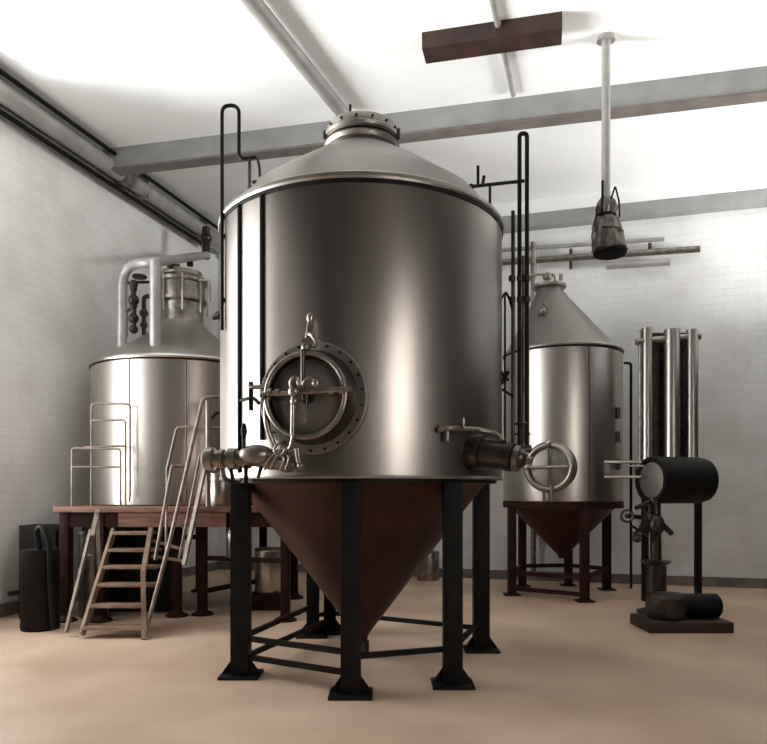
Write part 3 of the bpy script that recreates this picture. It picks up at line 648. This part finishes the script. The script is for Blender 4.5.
# ------------------------------------------------------------ platform
XL, XR, YF, YB = -3.98, -1.05, 8.30, 11.1
t = thing('platform', ((XL+XR)/2, (YF+YB)/2, 0), 'timber platform on red-brown posts carrying the left vessel', 'platform')
obj('deck', B(box, ((XL+XR)/2, (YF+YB)/2, PZ-.035), (XR-XL, YB-YF, .07), None, .008), M['wood'], t)
obj('fascia', B(box, (-2.55, YF+.04, PZ-.16), (1.3, .04, .17)), M['wood'], t)
obj('edge_beam', B(box, ((XL+XR)/2, YF+.12, PZ-.16), (XR-XL-.1, .08, .18)), M['redframe'], t)
obj('edge_beam', B(box, ((XL+XR)/2, YB-.12, PZ-.16), (XR-XL-.1, .08, .18)), M['redframe'], t)
for x, y in ((XL+.1, YF+.12), (-2.32, 8.85), (-2.62, 8.75), (-1.32, 10.2), (-1.2, 8.45), (-3.45, YF+.12), (XL+.25, 10.9), (-2.9, 10.9), (-1.9, 10.9), (-3.0, 9.8), (-2.0, 9.8)):
    p = obj('post', B(box, (x, y, (PZ-.07)/2), (.11, .11, PZ-.07), None, .006), M['redframe'], t)
    obj('foot', B(lathe, [(.14, 0), (.14, .02), (.08, .05), (.06, .08)], (x, y, 0), 24), M['redframe'], p)
for a_, b_ in (((-2.32, 8.85, .73), (-1.2, 8.45, .73)), ((-2.32, 8.85, .30), (-1.32, 10.2, .36)), ((-2.32, 8.85, 1.0), (-2.62, 8.75, 1.0)), ((-1.9, 10.9, .2), (-1.32, 10.2, .2))):
    obj('rail', B(bar, a_, b_, .05, .06), M['redframe'], t)
obj('back_panel', B(box, (-3.33, 8.98, .66), (1.18, .04, 1.28)), M['black'], t, 'black sheet added to darken the space under the deck')  # stands in for the darkness behind the stairs
obj('shelf', B(box, (-1.84, 8.66, .745), (.3, .32, .03), None, .004), M['redframe'], t)
# guard rails on the platform
def rails(nm, lab, paths, r=.013):
    q = thing(nm, (paths[0][0].x, paths[0][0].y, PZ), lab, 'railing')
    for p in paths: obj('rail', B(tube, p, r, .05, 12), M['rail'], q)
    return q
rails('guard_rail', 'low metal guard rail hoop at the front left corner of the platform', [[P(72, 506.3, 8.42), P(72, 448, 8.42), P(120.5, 449, 8.42), P(120.5, 506.3, 8.42)], [P(72, 467, 8.42), P(120.5, 467, 8.42)]])
rails('guard_rail', 'tall metal guard rail in front of the left vessel with two top bars', [[P(91.5, 506, 8.55), P(91.5, 403.5, 8.55), P(130, 404, 8.55), P(130, 497, 8.55)], [P(91.5, 420.5, 8.55), P(125.5, 420, 8.55), P(125.5, 506, 8.55)], [P(84, 447, 8.55), P(125.5, 446, 8.55)]])
# stairs
st = thing('staircase', (-2.9, 7.55, 0), 'steep open staircase of six worn treads leading up to the left platform', 'stairs')
tr = [(627, 7.42, 82, 141), (605, 7.56, 90, 141), (584, 7.70, 97, 154), (566, 7.84, 102, 156), (549, 7.98, 108, 157), (532, 8.12, 112, 151)]
for y, Y, x0, x1 in tr:
    a_ = P(x0, y, Y); b_ = P(x1, y, Y)
    obj('tread', B(box, ((a_.x+b_.x)/2, Y+.09, a_.z-.0175), (b_.x-a_.x, .20, .035), None, .005), M['tread'], st)
obj('stringer', B(bar, P(82, 634, 7.44), P(114, 530, 8.22), .035, .09), M['tread'], st)
obj('stringer', B(bar, P(144, 640, 7.37), P(143, 572, 7.7), .05, .06), M['tread'], st)
obj('stringer', B(bar, P(143, 574, 7.7), P(151, 529, 8.2), .05, .06), M['tread'], st)
obj('side_strip', B(bar, P(66, 632, 7.5), P(91, 530, 8.1), .03, .05), M['rail'], st)
obj('side_strip', B(bar, P(92, 536, 8.0), P(98, 510, 8.25), .05, .03), M['rail'], st)
obj('side_strip', B(bar, P(97, 512, 8.2), P(99.5, 576, 8.0), .04, .03), M['rail'], st)
obj('handrail', B(tube, [P(145, 634, 7.42), P(171, 537, 7.85), P(203, 398, 8.35), P(241, 395, 8.6)], .024, .06, 12), M['rail'], st)
obj('handrail', B(tube, [P(155, 560, 7.85), P(172, 466, 8.2), P(187, 466, 8.25)], .020, .03, 12), M['rail'], st)
obj('handrail', B(tube, [P(167, 470, 8.42), P(177, 427, 8.42), P(240, 428, 8.42)], .019, .05, 12), M['rail'], st)
obj('handrail', B(bar, P(184, 565, 7.95), P(206, 462, 8.4), .045, .04), M['rail'], st)
obj('handrail', B(tube, [P(179, 560, 8.05), P(200, 455, 8.4)], .018, .03, 12), M['rail'], st)
obj('rail_post', B(tube, [P(208, 507, 8.4), P(208, 398, 8.4)], .03, 0, 12), M['rail'], st)
obj('rail_post', B(tube, [P(166, 552, 7.9), P(167, 470, 8.42)], .016, 0, 12), M['rail'], st)
bm = bmesh.new(); tube(bm, [P(211, 418, 8.5), P(216, 413, 8.5), P(233, 413, 8.5), P(238, 418, 8.5)], .022, .03, 10); tube(bm, [P(237, 395, 8.5), P(237, 440, 8.5)], .018, 0, 10); ball(bm, P(228, 421, 8.5), .045)
obj('rail_latch', bm, M['blackpipe'], st)
bm = bmesh.new(); bar(bm, P(150, 540, 8.1), P(182, 549, 8.1), .04, .03); bar(bm, P(152, 556, 8.05), P(184, 561, 8.0), .04, .03)
obj('side_tread', bm, M['tread'], st)
# pots and kegs
def pot(x, y, z, r, h, lab, nm='steel_pot', cat='pot', m='steel2'):
    t = thing(nm, (x, y, z), lab, cat); c = Vector((x, y, z))
    obj('body', B(lathe, [(r*.96, 0), (r, .02), (r, h*.9), (r*.97, h*.93), (r*.97, h*.96)], c, 48), M[m], t)
    obj('lid', B(lathe, [(r*1.04, h*.93), (r*1.05, h*.96), (r*.95, h*.985), (0, h*1.0)], c, 48), M[m], t)
    obj('band', B(lathe, [(r*.98, h*.70), (r*1.03, h*.72), (r*.98, h*.74)], c, 48, cap=False), M['satin'], t)
    return t
pot(-3.66, 8.72, 0, .18, 1.10, 'tall narrow stainless drum under the platform left of the stairs', 'steel_drum', 'drum', 'dull')
pot(-1.84, 8.64, .76, .13, .42, 'stainless pot on the lower rail under the platform right end')
pot(-2.02, 8.60, PZ, .15, .42, 'wider of the two stainless pots on the platform beside the stair handrail')
pot(-1.74, 8.62, PZ, .10, .36, 'slim stainless pot on the platform, closest to the big tank')
pot(-1.55, 9.4, .2, .20, .62, 'stainless pot behind the front left leg of the big tank')
bx = bmesh.new(); box(bx, (-1.55, 9.4, .1), (.5, .5, .2), None, .01)
single('pot_stand', bx, M['redframe'], 'low dark red stand under the pot behind the big tank leg', 'stand')
k_ = WV(428, 580, .45)
pot(k_.x, k_.y, 0, .20, .52, 'small steel keg by the back wall seen between the big tank legs', 'steel_keg', 'keg', 'dull')
# hose and drum at far left
qd = P(38, 600, 7.9)
t = thing('dark_drum', (qd.x, 7.95, 0), 'dark drum with a hose at the far left below the brick wall', 'drum')
obj('body', B(lathe, [(.2, 0), (.21, .03), (.20, .3), (.21, .33), (.20, .62), (.21, .65), (.20, .92), (0, .92)], (qd.x, 7.95, 0), 40), M['black'], t)
obj('spout', B(tube, [(qd.x-.15, 7.75, .45), (qd.x-.2, 7.65, .45)], .03, 0, 12), M['black'], t)
bm = bmesh.new(); pts = [Vector((qd.x+.05, 7.85, .90)), Vector((qd.x+.03, 7.8, 1.15)), Vector((qd.x+.12, 7.75, 1.2)), Vector((qd.x+.23, 7.7, 1.0)), Vector((qd.x+.24, 7.7, .5)), Vector((qd.x+.25, 7.75, .04))]
tube(bm, pts, .03, .1, 12); obj('hose', bm, M['black'], t)

t = thing('dark_filler_box', (-4.27, 8.75, 0), 'low black cabinet added to darken the left brick wall beside the platform end', 'filler')  # invented box, fills a dark area beside the platform
obj('body', B(box, (-4.27, 8.75, .58), (.5, .4, 1.16), None, .01), M['black'], t)
dd_ = obj('door', B(box, (-4.27, 8.54, .6), (.44, .02, 1.02), None, .004), M['black'], t)
obj('handle', B(tube, [(-4.10, 8.50, .55), (-4.10, 8.50, .72)], .012, 0, 8), M['darksteel'], dd_)

# ------------------------------------------------------------ camera
cam = bpy.data.cameras.new('camera'); co = bpy.data.objects.new('camera', cam); C.objects.link(co)
co.location = (0, 0, CH); co.rotation_euler = (PI/2, 0, 0)
cam.sensor_width = 36; cam.lens = 36*F/767; cam.shift_y = (HY-372)/767; cam.clip_end = 200
sc = bpy.context.scene; sc.camera = co
sc.view_settings.view_transform = 'Standard'; sc.view_settings.look = 'None'; sc.view_settings.exposure = .18; sc.view_settings.gamma = 1
